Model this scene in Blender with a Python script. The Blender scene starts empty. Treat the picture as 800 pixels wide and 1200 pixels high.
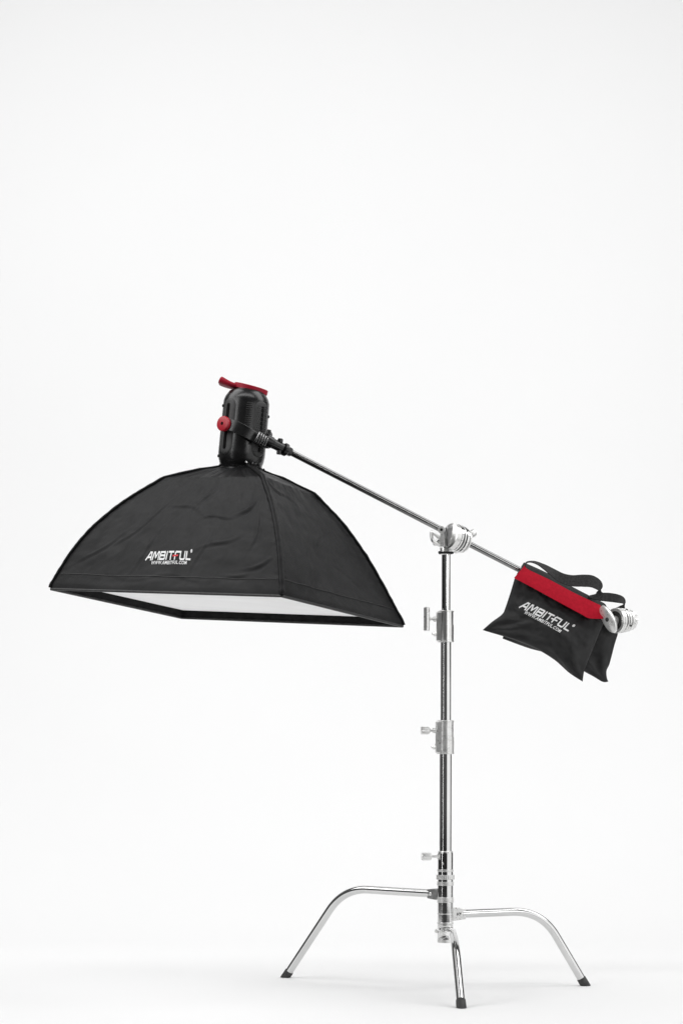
import bpy, bmesh, math, random
from mathutils import Vector, Matrix, noise
R = math.radians
PI = math.pi
V = Vector
random.seed(7)
SC = bpy.context.scene
COL = SC.collection

# ---------------------------------------------------------------- camera
F, D, H, YH = 2371.0, 5.7, 0.57, 922.0       # focal (px at 800 wide), distance to the pole, height, horizon
CX = -121/416.0
def P(px, py, Y=0.0):
    """a point of the photograph at distance Y behind the pole -> metres"""
    s = F/(Y+D)
    return V((CX+(px-400)/s, Y, H+(YH-py)/s))
cam = bpy.data.cameras.new('camera'); co = bpy.data.objects.new('camera', cam); COL.objects.link(co)
co.location = (CX, -D, H); co.rotation_euler = (R(90), 0, 0)
cam.sensor_fit = 'HORIZONTAL'; cam.sensor_width = 36; cam.lens = F/800*36
cam.shift_y = (YH-600)/800.0
cam.clip_start = .05; cam.clip_end = 200
SC.camera = co

# ---------------------------------------------------------------- materials
def mat(name, col, rough=.5, metal=0., spec=.5, sheen=0., build=None):
    m = bpy.data.materials.new(name); m.use_nodes = True
    nt = m.node_tree; b = nt.nodes['Principled BSDF']
    b.inputs['Base Color'].default_value = (*col, 1); b.inputs['Roughness'].default_value = rough
    b.inputs['Metallic'].default_value = metal; b.inputs['Specular IOR Level'].default_value = spec
    if sheen:
        b.inputs['Sheen Weight'].default_value = sheen; b.inputs['Sheen Roughness'].default_value = .5
    if build: build(nt, b)
    return m
def N(nt, t, **k):
    n = nt.nodes.new(t)
    for a, v in k.items():
        if a.startswith('i_'): n.inputs[a[2:].replace('_', ' ')].default_value = v
        else: setattr(n, a, v)
    return n
def coord(nt, scale):
    tc = N(nt, 'ShaderNodeTexCoord'); mp = N(nt, 'ShaderNodeMapping')
    mp.inputs['Scale'].default_value = scale if hasattr(scale, '__len__') else (scale,)*3
    nt.links.new(tc.outputs['Object'], mp.inputs[0]); return mp.outputs[0]
def add_noise(scale, c0, c1, detail=4., bump=0., bscale=None, dist=.002, rough=None, lo=.35, hi=.65):
    def f(nt, b):
        n = N(nt, 'ShaderNodeTexNoise'); n.inputs['Scale'].default_value = 1; n.inputs['Detail'].default_value = detail
        nt.links.new(coord(nt, scale), n.inputs['Vector'])
        r = N(nt, 'ShaderNodeValToRGB'); r.color_ramp.elements[0].position = lo; r.color_ramp.elements[1].position = hi
        r.color_ramp.elements[0].color = (*c0, 1); r.color_ramp.elements[1].color = (*c1, 1)
        nt.links.new(n.outputs['Fac'], r.inputs[0]); nt.links.new(r.outputs[0], b.inputs['Base Color'])
        if rough:
            m = N(nt, 'ShaderNodeMapRange'); m.inputs['To Min'].default_value = rough[0]; m.inputs['To Max'].default_value = rough[1]
            nt.links.new(n.outputs['Fac'], m.inputs[0]); nt.links.new(m.outputs[0], b.inputs['Roughness'])
        if bump:
            n2 = N(nt, 'ShaderNodeTexNoise'); n2.inputs['Scale'].default_value = 1; n2.inputs['Detail'].default_value = 3
            nt.links.new(coord(nt, bscale), n2.inputs['Vector'])
            bp = N(nt, 'ShaderNodeBump'); bp.inputs['Strength'].default_value = bump; bp.inputs['Distance'].default_value = dist
            nt.links.new(n2.outputs['Fac'], bp.inputs['Height']); nt.links.new(bp.outputs[0], b.inputs['Normal'])
    return f
def weave(scale, strength, big=None):
    """crossed threads in the bump, with soft creases on top"""
    def f(nt, b):
        vec = coord(nt, 1)
        ws = []
        for d in ('X', 'Z'):
            w = N(nt, 'ShaderNodeTexWave', bands_direction=d); w.inputs['Scale'].default_value = scale
            nt.links.new(vec, w.inputs['Vector']); ws.append(w.outputs['Fac'])
        a = N(nt, 'ShaderNodeMath', operation='MAXIMUM'); nt.links.new(ws[0], a.inputs[0]); nt.links.new(ws[1], a.inputs[1])
        bp = N(nt, 'ShaderNodeBump'); bp.inputs['Strength'].default_value = strength; bp.inputs['Distance'].default_value = .0006
        nt.links.new(a.outputs[0], bp.inputs['Height'])
        last = bp
        n = N(nt, 'ShaderNodeTexNoise'); n.inputs['Scale'].default_value = 16; n.inputs['Detail'].default_value = 5
        n.inputs['Distortion'].default_value = .8
        nt.links.new(vec, n.inputs['Vector'])
        b2 = N(nt, 'ShaderNodeBump'); b2.inputs['Strength'].default_value = .25; b2.inputs['Distance'].default_value = .006
        nt.links.new(n.outputs['Fac'], b2.inputs['Height']); nt.links.new(bp.outputs[0], b2.inputs['Normal'])
        nt.links.new(b2.outputs[0], b.inputs['Normal'])
        r = N(nt, 'ShaderNodeMapRange'); r.inputs['To Min'].default_value = .36; r.inputs['To Max'].default_value = .54
        nt.links.new(n.outputs['Fac'], r.inputs[0]); nt.links.new(r.outputs[0], b.inputs['Roughness'])
    return f

M = {}
M['paper'] = mat('white_paper', (.86, .86, .86), .9, spec=.1, build=add_noise(1.2, (.857, .857, .857), (.863, .863, .863), bump=.04, bscale=60, dist=.0005))
M['concrete'] = mat('studio_concrete', (.05, .05, .05), .7, build=add_noise(.8, (.04, .04, .04), (.06, .06, .06), bump=.1, bscale=20))
M['chrome'] = mat('polished_chrome', (.68, .68, .68), .07, 1, build=add_noise(9, (.65, .65, .65), (.71, .71, .705), rough=(.04, .13), bump=.03, bscale=(14, 14, 5), dist=.002))
M['satin'] = mat('satin_steel', (.74, .74, .73), .30, 1, build=add_noise(40, (.68, .68, .67), (.78, .78, .77), rough=(.24, .38), bump=.06, bscale=300, dist=.0004))
M['cast'] = mat('cast_aluminium', (.78, .78, .77), .30, .66, build=add_noise(60, (.68, .68, .67), (.80, .80, .79), rough=(.22, .36), bump=.15, bscale=350, dist=.0005))
M['dull'] = mat('dull_steel', (.30, .30, .30), .35, 1, build=add_noise(60, (.24, .24, .24), (.36, .36, .36), bump=.1, bscale=300, dist=.0004))
M['armchrome'] = mat('chrome_dark_reflections', (.24, .24, .24), .08, 1, build=add_noise(9, (.22, .22, .22), (.26, .26, .26), rough=(.05, .13), bump=.03, bscale=(14, 14, 5), dist=.002))  # same chrome, colour darkened to stand in for reflections of dark surroundings
M['rubber'] = mat('black_rubber', (.03, .03, .03), .6, build=add_noise(70, (.022, .022, .022), (.05, .05, .048), bump=.3, bscale=300, dist=.0006))
M['nylon'] = mat('black_nylon', (.0058, .0058, .0062), .45, spec=.17, build=weave(420, .25))
M['lip'] = mat('black_lining', (.008, .008, .008), .8, spec=.1, build=add_noise(40, (.009, .009, .009), (.016, .016, .016), bump=.2, bscale=200))
M['bagcloth'] = mat('black_bag_cloth', (.008, .008, .0085), .42, spec=.42, build=weave(300, .35))
M['web'] = mat('black_webbing', (.022, .022, .023), .7, spec=.3, build=add_noise(200, (.015, .015, .015), (.032, .032, .032), bump=.4, bscale=(500, 500, 500), dist=.0008))
M['redweb'] = mat('red_webbing', (.38, .004, .018), .7, spec=.1, build=add_noise(120, (.35, .0035, .016), (.41, .005, .020), bump=.4, bscale=600, dist=.0006))
M['diff'] = mat('white_diffusion_cloth', (.92, .92, .92), .8, spec=.2, build=add_noise((3, 9, 9), (.90, .90, .90), (.935, .935, .935), bump=.2, bscale=(5, 14, 5), dist=.01))
M['plastic'] = mat('black_plastic', (.007, .007, .0075), .33, spec=.5, build=add_noise(60, (.005, .005, .0055), (.009, .009, .009), rough=(.20, .32), bump=.1, bscale=500, dist=.0003))
M['greyplastic'] = mat('dark_grey_plastic', (.024, .024, .024), .5, spec=.4, build=add_noise(90, (.018, .018, .018), (.030, .030, .030), bump=.1, bscale=400, dist=.0003))
M['padgrey'] = mat('pad_grey_rubber', (.045, .045, .045), .55, spec=.4, build=add_noise(90, (.038, .038, .038), (.054, .054, .054), bump=.1, bscale=400, dist=.0003))
M['black'] = mat('deep_black', (.004, .004, .004), .8, spec=.1, build=add_noise(90, (.003, .003, .003), (.006, .006, .006)))
M['redplastic'] = mat('red_plastic', (.42, .012, .025), .35, build=add_noise(50, (.40, .010, .022), (.45, .014, .03), rough=(.28, .42)))
M['redcap'] = mat('crimson_rubber', (.33, .006, .024), .5, spec=.25, build=add_noise(50, (.31, .005, .021), (.35, .008, .027), bump=.1, bscale=300, dist=.0003))
M['ink'] = mat('white_print', (.85, .85, .85), .6, build=add_noise(150, (.78, .78, .78), (.88, .88, .88)))
M['redink'] = mat('red_print', (.65, .01, .02), .6, build=add_noise(150, (.6, .01, .02), (.7, .012, .022)))
M['seam'] = mat('black_piping', (.02, .02, .02), .5, build=add_noise(100, (.016, .016, .016), (.03, .03, .03), bump=.3, bscale=400, dist=.0006))

# ---------------------------------------------------------------- builders
def thing(name, label, cat, loc, group=None):
    o = bpy.data.objects.new(name, None); COL.objects.link(o); o.empty_display_size = .05
    o.location = loc; o['label'] = label; o['category'] = cat
    if group: o['group'] = group
    return o
def world_loc(o):
    l = V(o.location)
    while o.parent: o = o.parent; l += V(o.location)
    return l
def obj(name, bm, m, parent=None, flat=False, angle=38, bevel=0, label=None):
    bmesh.ops.remove_doubles(bm, verts=bm.verts, dist=1e-6)
    bmesh.ops.recalc_face_normals(bm, faces=bm.faces)
    c = sum((v.co for v in bm.verts), V())/max(1, len(bm.verts))      # origin at the part's centre
    base = world_loc(parent) if parent else V()
    bmesh.ops.translate(bm, verts=bm.verts, vec=-c)
    for f in bm.faces: f.smooth = not flat
    for e in bm.edges:
        if len(e.link_faces) == 2 and e.calc_face_angle(0) > R(angle): e.smooth = False
    me = bpy.data.meshes.new(name); bm.to_mesh(me); bm.free()
    o = bpy.data.objects.new(name, me); COL.objects.link(o); o.location = c-base
    if parent: o.parent = parent
    me.materials.append(m)
    if bevel:
        b = o.modifiers.new('bevel', 'BEVEL'); b.width = bevel; b.segments = 2; b.limit_method = 'ANGLE'; b.angle_limit = R(40)
    if label: o['label'] = label
    return o
def frame(d, up=V((0, 0, 1))):
    d = d.normalized(); 
    if abs(d.dot(up)) > .98: up = V((0, 1, 0))
    a = up.cross(d).normalized(); b = d.cross(a).normalized()
    return a, b, d
def lathe(bm, p, d, prof, seg=32, up=V((0, 0, 1)), gear=None):
    """prof: (distance along d, radius)"""
    a, b, d = frame(d, up); rings = []
    for t, r in prof:
        ring = []
        for k in range(seg):
            th = 2*PI*k/seg; rr = r*(1+(gear if gear and k % 2 else 0))
            ring.append(bm.verts.new(p+d*t+a*(math.cos(th)*rr)+b*(math.sin(th)*rr)))
        rings.append(ring)
    for r0, r1 in zip(rings, rings[1:]):
        for k in range(seg): bm.faces.new((r0[k], r0[(k+1) % seg], r1[(k+1) % seg], r1[k]))
    bm.faces.new(rings[0][::-1]); bm.faces.new(rings[-1])
def disc_prof(t0, t1, r, e=.0012):
    return [(t0, r-e), (t0+e, r), (t1-e, r), (t1, r-e)]
def tube(bm, pts, r, seg=20, caps=True, flat=None):
    """round tube; r may be a list; flat=(wa,wb) for elliptical/strap sections"""
    n = len(pts); rr = r if hasattr(r, '__len__') else [r]*n
    rings = []; prev = None
    for i, p in enumerate(pts):
        d = (pts[min(i+1, n-1)]-pts[max(i-1, 0)]).normalized()
        if prev is None: a, b, _ = frame(d)
        else:
            a = (prev-d*prev.dot(d)).normalized(); b = d.cross(a)
        prev = a
        rings.append([bm.verts.new(p+(a*math.cos(2*PI*k/seg)+b*math.sin(2*PI*k/seg))*rr[i]) for k in range(seg)])
    for r0, r1 in zip(rings, rings[1:]):
        for k in range(seg): bm.faces.new((r0[k], r0[(k+1) % seg], r1[(k+1) % seg], r1[k]))
    if caps: bm.faces.new(rings[0][::-1]); bm.faces.new(rings[-1])
def ribbon(bm, pts, nrm, w, t, wdir=None):
    """flat strap through pts; width direction = nrm x tangent unless wdir given, thickness along the other axis"""
    n = len(pts); rings = []
    for i, p in enumerate(pts):
        d = (pts[min(i+1, n-1)]-pts[max(i-1, 0)]).normalized()
        wd = wdir[i] if isinstance(wdir, list) else wdir
        a = (wd-d*wd.dot(d)).normalized(); b = d.cross(a)
        ww = w[i] if hasattr(w, '__len__') else w
        rings.append([bm.verts.new(p+a*(ww/2*x)+b*(t/2*y)) for x, y in ((-1, -1), (1, -1), (1, 1), (-1, 1))])
    for r0, r1 in zip(rings, rings[1:]):
        for k in range(4): bm.faces.new((r0[k], r0[(k+1) % 4], r1[(k+1) % 4], r1[k]))
    bm.faces.new(rings[0][::-1]); bm.faces.new(rings[-1])
def box(bm, c, ax, ay, az, sx, sy, sz):
    v = [bm.verts.new(c+ax*(sx/2*i)+ay*(sy/2*j)+az*(sz/2*k)) for i in (-1, 1) for j in (-1, 1) for k in (-1, 1)]
    for f in ((0, 1, 3, 2), (4, 6, 7, 5), (0, 4, 5, 1), (2, 3, 7, 6), (0, 2, 6, 4), (1, 5, 7, 3)): bm.faces.new([v[i] for i in f])
def arcpath(pts, rad, n=10):
    """polyline with rounded corners"""
    out = [pts[0]]
    for i in range(1, len(pts)-1):
        p, a, b = pts[i], (pts[i-1]-pts[i]).normalized(), (pts[i+1]-pts[i]).normalized()
        r = rad if not hasattr(rad, '__len__') else rad[i-1]
        p0, p1 = p+a*r, p+b*r
        for k in range(n+1):
            t = k/n; out.append(p0*(1-t)**2+p*(2*t*(1-t))+p1*t*t)
    out.append(pts[-1]); return out
def smooth_curve(pts, n=8):
    out = []
    for i in range(len(pts)-1):
        p0 = pts[max(i-1, 0)]; p1 = pts[i]; p2 = pts[i+1]; p3 = pts[min(i+2, len(pts)-1)]
        for k in range(n):
            t = k/n
            out.append(.5*((2*p1)+(p2-p0)*t+(2*p0-5*p1+4*p2-p3)*t*t+(3*p1-p0-3*p2+p3)*t**3))
    out.append(pts[-1]); return out
def ss(x): x = max(0, min(1, x)); return x*x*(3-2*x)
def interp(tab, x):
    for (a, b), (c, d) in zip(tab, tab[1:]):
        if x <= c: return b+(d-b)*(x-a)/(c-a)
    return tab[-1][1]
X, Yv, Z = V((1, 0, 0)), V((0, 1, 0)), V((0, 0, 1))

# ---------------------------------------------------------------- setting: floor and white paper sweep
bm = bmesh.new(); n = 1
box(bm, V((0, 0, -.06)), X, Yv, Z, 40, 40, .10)
o = obj('studio_floor', bm, M['concrete']); o['kind'] = 'structure'
bm = bmesh.new(); prof = [(-1.2, 0), (0, 0), (1.6, 0)]
for k in range(1, 25):
    a = PI/2*k/24; prof.append((1.6+2.2*math.sin(a), 2.2-2.2*math.cos(a)))
prof += [(3.8, 3.6), (3.8, 5.6)]
rows = [[bm.verts.new(V((x, y, z))) for x in (-3.0, 3.2)] for y, z in prof]
for a, b in zip(rows, rows[1:]): bm.faces.new((a[0], a[1], b[1], b[0]))
o = obj('backdrop', bm, M['paper'], angle=80); o['kind'] = 'structure'

# ---------------------------------------------------------------- light stand
def zof(py): return H+(YH-py)/(F/D)
PX = 521.5
pc = P(PX, 1100); px0 = pc.x
def pole(y): return V((px0+.0012*(1100-y)/450*2, 0, zof(y)))
stand = thing('light_stand', 'chrome three-legged light stand with stacked risers holding up the boom arm', 'light stand', (px0, 0, 0))
def seg_tube(name, y0, y1, r, m, e=.001):
    bm = bmesh.new(); p0, p1 = pole(y0), pole(y1); L = (p1-p0).length
    lathe(bm, p0, p1-p0, [(0, r-e), (e, r), (L-e, r), (L, r-e)], 48)
    return obj(name, bm, m, stand)
seg_tube('riser', 720, 640, .0126, M['chrome'])
seg_tube('riser', 848, 752.6, .0152, M['chrome'])
seg_tube('riser', 1001, 883.5, .0176, M['chrome'])
seg_tube('base_tube', 1104, 999.5, .0222, M['chrome'])
# rings on the base tube
for y0, y1, r, g in ((1022, 1019, .0230, 0), (1031, 1025.5, .0250, .03), (1038, 1033.5, .0240, 0), (1058, 1051.5, .0237, 0), (1072, 1070.5, .0226, 0)):
    bm = bmesh.new(); p0, p1 = pole(y0), pole(y1); L = (p1-p0).length
    lathe(bm, p0, p1-p0, disc_prof(0, L, r, .0007), 64, gear=g)
    obj('ring', bm, M['cast'], stand)
bm = bmesh.new(); p0, p1 = pole(1001.5), pole(997.5)
lathe(bm, p0, p1-p0, disc_prof(0, (p1-p0).length, .0215, .002), 48); obj('ring', bm, M['satin'], stand)

def collar(y0, y1, ym, r, m, knob_y, bolt_y, tknob, darkrim=False):
    """cast locking collar with its clamp block, T handle and bolt"""
    bm = bmesh.new(); p0, p1 = pole(y1), pole(y0); pm = pole(ym); L = (p1-p0).length; Lm = (pm-p0).length
    up = (p1-p0).normalized(); e = .0012
    lathe(bm, p0, up, [(0, r+.0005), (e, r+.002), (.004, r+.002), (.0045, r+.0012), (Lm-.001, r+.0012), (Lm-.0009, r-.0008), (Lm+.0009, r-.0008), (Lm+.001, r), (L-.004, r), (L-.0035, r+.0012), (L-e, r+.0012), (L, r)], 48)
    c = obj('collar', bm, m, stand)
    bm = bmesh.new()
    box(bm, p0+up*(L/2)-X*(r*.72)-Yv*(r*.28), X, Yv, up, r*1.15, r*1.05, L*.955)
    obj('clamp_block', bm, m, c, bevel=.0035)
    # knob
    k = pole(knob_y)+V((-r*1.25, -.008, 0)); d = V((-1, -.12, 0)).normalized()
    bm = bmesh.new()
    lathe(bm, k, d, [(0, .0075), (.009, .0075), (.0095, .0055), (.013, .0035), (.016, .0035), (.018, .006), (.021, .0062)], 24)
    if tknob:
        lathe(bm, k+d*.0285-Z*.0335, Z, [(0, .0064), (.0015, .0085), (.0655, .0085), (.067, .0064)], 20)
    else:
        lathe(bm, k+d*.0155, d, [(0, .005), (.004, .0095), (.006, .0112), (.0255, .0112), (.027, .0095)], 20, gear=-.10)
    obj('locking_knob', bm, M['cast'], c)
    bm = bmesh.new(); k = pole(bolt_y)+V((-r*1.2, -.006, 0))
    lathe(bm, k, d, [(0, .0078), (.002, .0085), (.009, .0085), (.0098, .005), (.0135, .005), (.014, .004)], 6)
    obj('bolt', bm, M['satin'], c)
    return c
collar(716, 753, 732, .0212, M['satin'], 726, 743, True)
collar(844.5, 884, 863, .0225, M['cast'], 856.5, 875.5, False)
# base tube thumb screw
bm = bmesh.new(); k = pole(1004)+V((-.020, -.006, 0)); d = V((-1, -.15, 0)).normalized()
lathe(bm, k, d, [(0, .006), (.004, .006), (.005, .0036), (.020, .0036), (.021, .0095), (.0225, .0105), (.046, .0112), (.048, .0095)], 16, gear=-.08)
obj('thumb_screw', bm, M['cast'], stand)
bm = bmesh.new(); lathe(bm, pole(1012)+V((-.008, -.0206, 0)), V((-.3, -1, 0)), [(0, .003), (.002, .003), (.0025, .002)], 12); obj('rivet', bm, M['satin'], stand)

# legs
RL = .0118
def leg(foot, zt, run, name='leg', r0=.03, ringz=None):
    """foot: contact centre on the floor; zt: height of the horizontal run; run: share of the radius where it bends"""
    b = V((px0, 0, 0)); dirh = V((foot.x-px0, foot.y, 0)); Rr = dirh.length; dirh.normalize()
    top0 = b+dirh*r0+Z*zt; bend = b+dirh*(Rr*run)+Z*(zt+.006)
    f = V((foot.x, foot.y, 0)); fd = (f-bend).normalized()
    pts = arcpath([top0, bend, f+fd*(-.018)], .085, 16)
    dense = []
    for a, c in zip(pts, pts[1:]):
        n = max(1, int((c-a).length/.03))
        dense += [a.lerp(c, k/n) for k in range(n)]
    dense.append(pts[-1])
    bm = bmesh.new(); tube(bm, dense, RL, 28)
    lg = obj(name, bm, M['chrome'], stand)
    # rubber foot: sleeve cut level with the floor
    bm = bmesh.new(); a, b2, d = frame(fd); rings = []
    for t, r in ((-.027, RL+.0004), (-.026, RL+.0011), (-.004, RL+.0016), (0, RL+.0016)):
        ring = []
        for k in range(28):
            q = f+a*(math.cos(2*PI*k/28)*r)+b2*(math.sin(2*PI*k/28)*r)
            if t > -.01: q = q-d*((q.z-.0015 + (0 if t == 0 else -.004))/d.z)   # slide along the leg down to the floor
            else: q = q+d*t
            ring.append(bm.verts.new(q))
        rings.append(ring)
    for p, q in zip(rings, rings[1:]):
        for k in range(28): bm.faces.new((p[k], p[(k+1) % 28], q[(k+1) % 28], q[k]))
    bm.faces.new(rings[0][::-1]); bm.faces.new(rings[-1])
    obj('rubber_foot', bm, M['rubber'], lg)
    return dirh
footL = V((P(334, 1144, .33).x, .33, 0)); footR = V((P(686, 1157, .08).x, .08, 0)); footF = V((P(540.5, 1180, -.5).x, -.5, 0))
dL = leg(footL, zof(1048), .62, r0=.05); dR = leg(footR, zof(1071.5), .68, r0=.05); dF = leg(footF, zof(1091)+.0, .60, r0=.035)
# leg brackets
def bracket(dh, zc, L, m, h=.030, w=.020, name='leg_bracket', r0=.018):
    side = Z.cross(dh); c = V((px0, 0, zc)); bm = bmesh.new()
    a0, a1 = c+dh*r0, c+dh*(r0+L)
    vs = []
    for p, hh, ww in ((a0, h*1.08, w*1.2), (a0+dh*(L*.45), h*1.02, w), (a1, h*.84, w*.94)):
        vs.append([bm.verts.new(p+side*(ww/2*i)+Z*(hh/2*j)) for i, j in ((-1, -1), (1, -1), (1, 1), (-1, 1))])
    for p, q in zip(vs, vs[1:]):
        for k in range(4): bm.faces.new((p[k], p[(k+1) % 4], q[(k+1) % 4], q[k]))
    bm.faces.new(vs[0][::-1]); bm.faces.new(vs[-1])
    br = obj(name, bm, m, stand, bevel=.002)
    s = -1 if side.y > 0 else 1
    bm = bmesh.new(); lathe(bm, c+dh*(r0+L*.68)+side*s*(w*.47), side*s, [(0, .005), (.0018, .005), (.0026, .0035)], 18)
    obj('bolt', bm, M['satin'], br)
    return br
bracket(dL, zof(1048.5), .038, M['dull'])
bracket(dR, zof(1071.5), .040, M['cast'], h=.035)
bracket(dF, zof(1090), .026, M['satin'], h=.030, w=.026)
# stamped K-shaped mark on the right bracket
sd = Z.cross(dR); sd = -sd if sd.y > 0 else sd
bm = bmesh.new(); c = V((px0, 0, zof(1071.5)))+dR*.036+sd*.0118
for (x0, z0), (x1, z1) in (((-.004, -.004), (-.004, .004)), ((-.003, 0), (.003, .004)), ((-.003, 0), (.003, -.004)), ((.0045, .004), (.0045, -.001))):
    a, b = c+dR*x0+Z*z0, c+dR*x1+Z*z1
    tube(bm, [a, b], .0006, 6)
obj('stamped_mark', bm, M['greyplastic'], stand)
# wing screw and release ring at the foot of the tube
bm = bmesh.new(); c = pole(1093)+V((.012, -.022, 0)); d = V((.25, -1, 0)).normalized()
lathe(bm, c, d, [(0, .0155), (.004, .0165), (.010, .0165), (.0115, .014), (.0115, .010), (.006, .009), (.006, .0065), (.014, .006), (.016, .004)], 32)
obj('release_knob', bm, M['chrome'], stand)
bm = bmesh.new()
for s in (-1, 1):
    ribbon(bm, smooth_curve([c+V((.0, -.004, 0)), c+V((-.016, -.004, .010*s)), c+V((-.030, .002, .016*s-.004))], 5), None, .009, .004, wdir=Z)
obj('release_lever', bm, M['chrome'], stand, bevel=.001)
bm = bmesh.new(); lathe(bm, pole(1091.5)+V((-.018, -.004, 0)), V((-1, -.2, 0)), [(0, .006), (.008, .006), (.009, .004), (.012, .004)], 14); obj('bolt', bm, M['satin'], stand)
bm = bmesh.new(); lathe(bm, pole(1105), V((0, 0, 1)), disc_prof(0, .010, .0226, .001), 48); obj('end_cap', bm, M['satin'], stand)
bm = bmesh.new()
lathe(bm, pole(1083.5), V((0, 0, 1)), disc_prof(0, .006, .0232, .001), 48); obj('ring', bm, M['satin'], stand)

# ---------------------------------------------------------------- boom arm
AL, AR = P(326, 522.5, -.12), P(716, 723, .09)
ad = (AR-AL).normalized()
boom = thing('boom_arm', 'long chrome arm slanting down from the light head to the clamp at its right end', 'boom arm', AL.lerp(AR, .5))
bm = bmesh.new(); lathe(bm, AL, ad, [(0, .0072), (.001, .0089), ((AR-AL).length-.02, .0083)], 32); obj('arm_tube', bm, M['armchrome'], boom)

def grip_discs(bm, c, d, specs, seg=48):
    for t0, t1, r, g in specs: lathe(bm, c+d*t0, d, disc_prof(t0*0, t1-t0, r, .0013), seg, gear=g)
def capsule_plate(bm, c, a, b, d, la, lb, t, n=28, pinch=0.):
    """oval plate, half lengths la (along a), lb (along b), thickness t along d"""
    v = []
    for s in (-1, 1):
        v.append([bm.verts.new(c+a*(la*math.cos(2*PI*k/n))+b*(lb*math.sin(2*PI*k/n)*(1-pinch*abs(math.cos(2*PI*k/n))))+d*(t/2*s)) for k in range(n)])
    for k in range(n): bm.faces.new((v[0][k], v[0][(k+1) % n], v[1][(k+1) % n], v[1][k]))
    bm.faces.new(v[0][::-1]); bm.faces.new(v[1])

# end clamp of the arm
g0 = P(722, 727.5, .04); gd = V((.80, .60, .07)).normalized()
bm = bmesh.new()
lathe(bm, g0, gd, [(-.004, .0335), (-.002, .0355), (.005, .0362), (.007, .035), (.007, .0235), (.0015, .022), (.0015, .008)][::-1][:0] or [(0, .034), (.0015, .0358), (.008, .0362), (.0095, .034)], 56)
head = obj('grip_head', bm, M['cast'], boom)
ga, gb, _ = frame(gd)
def annulus(bm, p, d, r0, r1, t):
    a, b, d = frame(d); n = 48; R4 = []
    for r, q in ((r0, 0), (r1, 0), (r1, t), (r0, t)):
        R4.append([bm.verts.new(p+d*q+a*(math.cos(2*PI*k/n)*r)+b*(math.sin(2*PI*k/n)*r)) for k in range(n)])
    for i in range(4):
        p0, p1 = R4[i], R4[(i+1) % 4]
        for k in range(n): bm.faces.new((p0[k], p0[(k+1) % n], p1[(k+1) % n], p1[k]))
bm = bmesh.new(); annulus(bm, g0-gd*.006, gd, .0275, .0355, .0062); obj('rim', bm, M['cast'], head)
bm = bmesh.new(); lathe(bm, g0-gd*.003, gd, [(0, .027), (.0034, .027)], 40); obj('recess', bm, M['greyplastic'], head)
bm = bmesh.new(); lathe(bm, g0-gd*.028, gd, [(0, .008), (.010, .008), (.012, .013), (.022, .0145), (.026, .013)], 28); obj('hub', bm, M['cast'], head)
for t0, t1, r, g, m in ((.0098, .013, .030, 0, 'greyplastic'), (.0132, .019, .0355, 0, 'cast'), (.0192, .0215, .029, 0, 'greyplastic'), (.0217, .030, .0345, 0, 'cast'), (.0302, .034, .028, 0, 'satin'), (.0342, .044, .0325, 0, 'cast'), (.0442, .048, .025, 0, 'greyplastic'), (.0482, .060, .0285, -.10, 'cast'), (.0602, .068, .017, 0, 'satin')):
    bm = bmesh.new(); lathe(bm, g0+gd*t0, gd, disc_prof(0, t1-t0, r, .0012), 56 if not g else 28, gear=g)
    obj('clamp_disc', bm, M[m], head)
for k in range(4):
    th = k*PI/2+.5; bm = bmesh.new()
    lathe(bm, g0+gd*(.0258)+(ga*math.cos(th)+gb*math.sin(th))*.033, (ga*math.cos(th)+gb*math.sin(th)), [(0, .0035), (.0028, .0035)], 14)
    obj('jaw_hole', bm, M['greyplastic'], head)
# its paddle shaped handle, tilted across the front
hc = P(712.8, 725.8, -.03); ha = (P(721, 742, -.03)-P(704.3, 709.8, -.01)).normalized()
hd = (gd-ha*gd.dot(ha)).normalized(); hb = hd.cross(ha)
bm = bmesh.new()
rings = []
nn = 40
for (s, k) in ((-1, .80), (-.7, .97), (.1, 1), (.8, .93), (1, .72)):
    rings.append([bm.verts.new(hc+ha*(.0435*k*math.cos(2*PI*i/nn))+hb*(.0205*k*math.sin(2*PI*i/nn))+hd*(.0062*s)) for i in range(nn)])
for r0, r1 in zip(rings, rings[1:]):
    for i in range(nn): bm.faces.new((r0[i], r0[(i+1) % nn], r1[(i+1) % nn], r1[i]))
bm.faces.new(rings[0][::-1]); bm.faces.new(rings[-1])
hn = obj('handle', bm, M['cast'], head)
bm = bmesh.new(); lathe(bm, hc-hd*.0085, hd, [(0, .0050), (.0015, .0062), (.004, .0062)], 20); obj('bolt', bm, M['greyplastic'], hn)
bm = bmesh.new(); tube(bm, [hc+hd*.003, g0-gd*.016], .0075, 20); obj('stem', bm, M['satin'], hn)
bm = bmesh.new(); tube(bm, [AR-ad*.012, g0+gd*.012], .0085, 20); obj('arm_socket', bm, M['satin'], boom)

# ---------------------------------------------------------------- grip head on top of the stand
gh = thing('grip_head', 'round silver clamp on top of the stand, gripping the middle of the arm', 'clamp', pole(650))
c0 = P(529, 629, -.055); d0 = V((.80, .55, -.20)).normalized()
a0, b0, _ = frame(d0)
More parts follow.
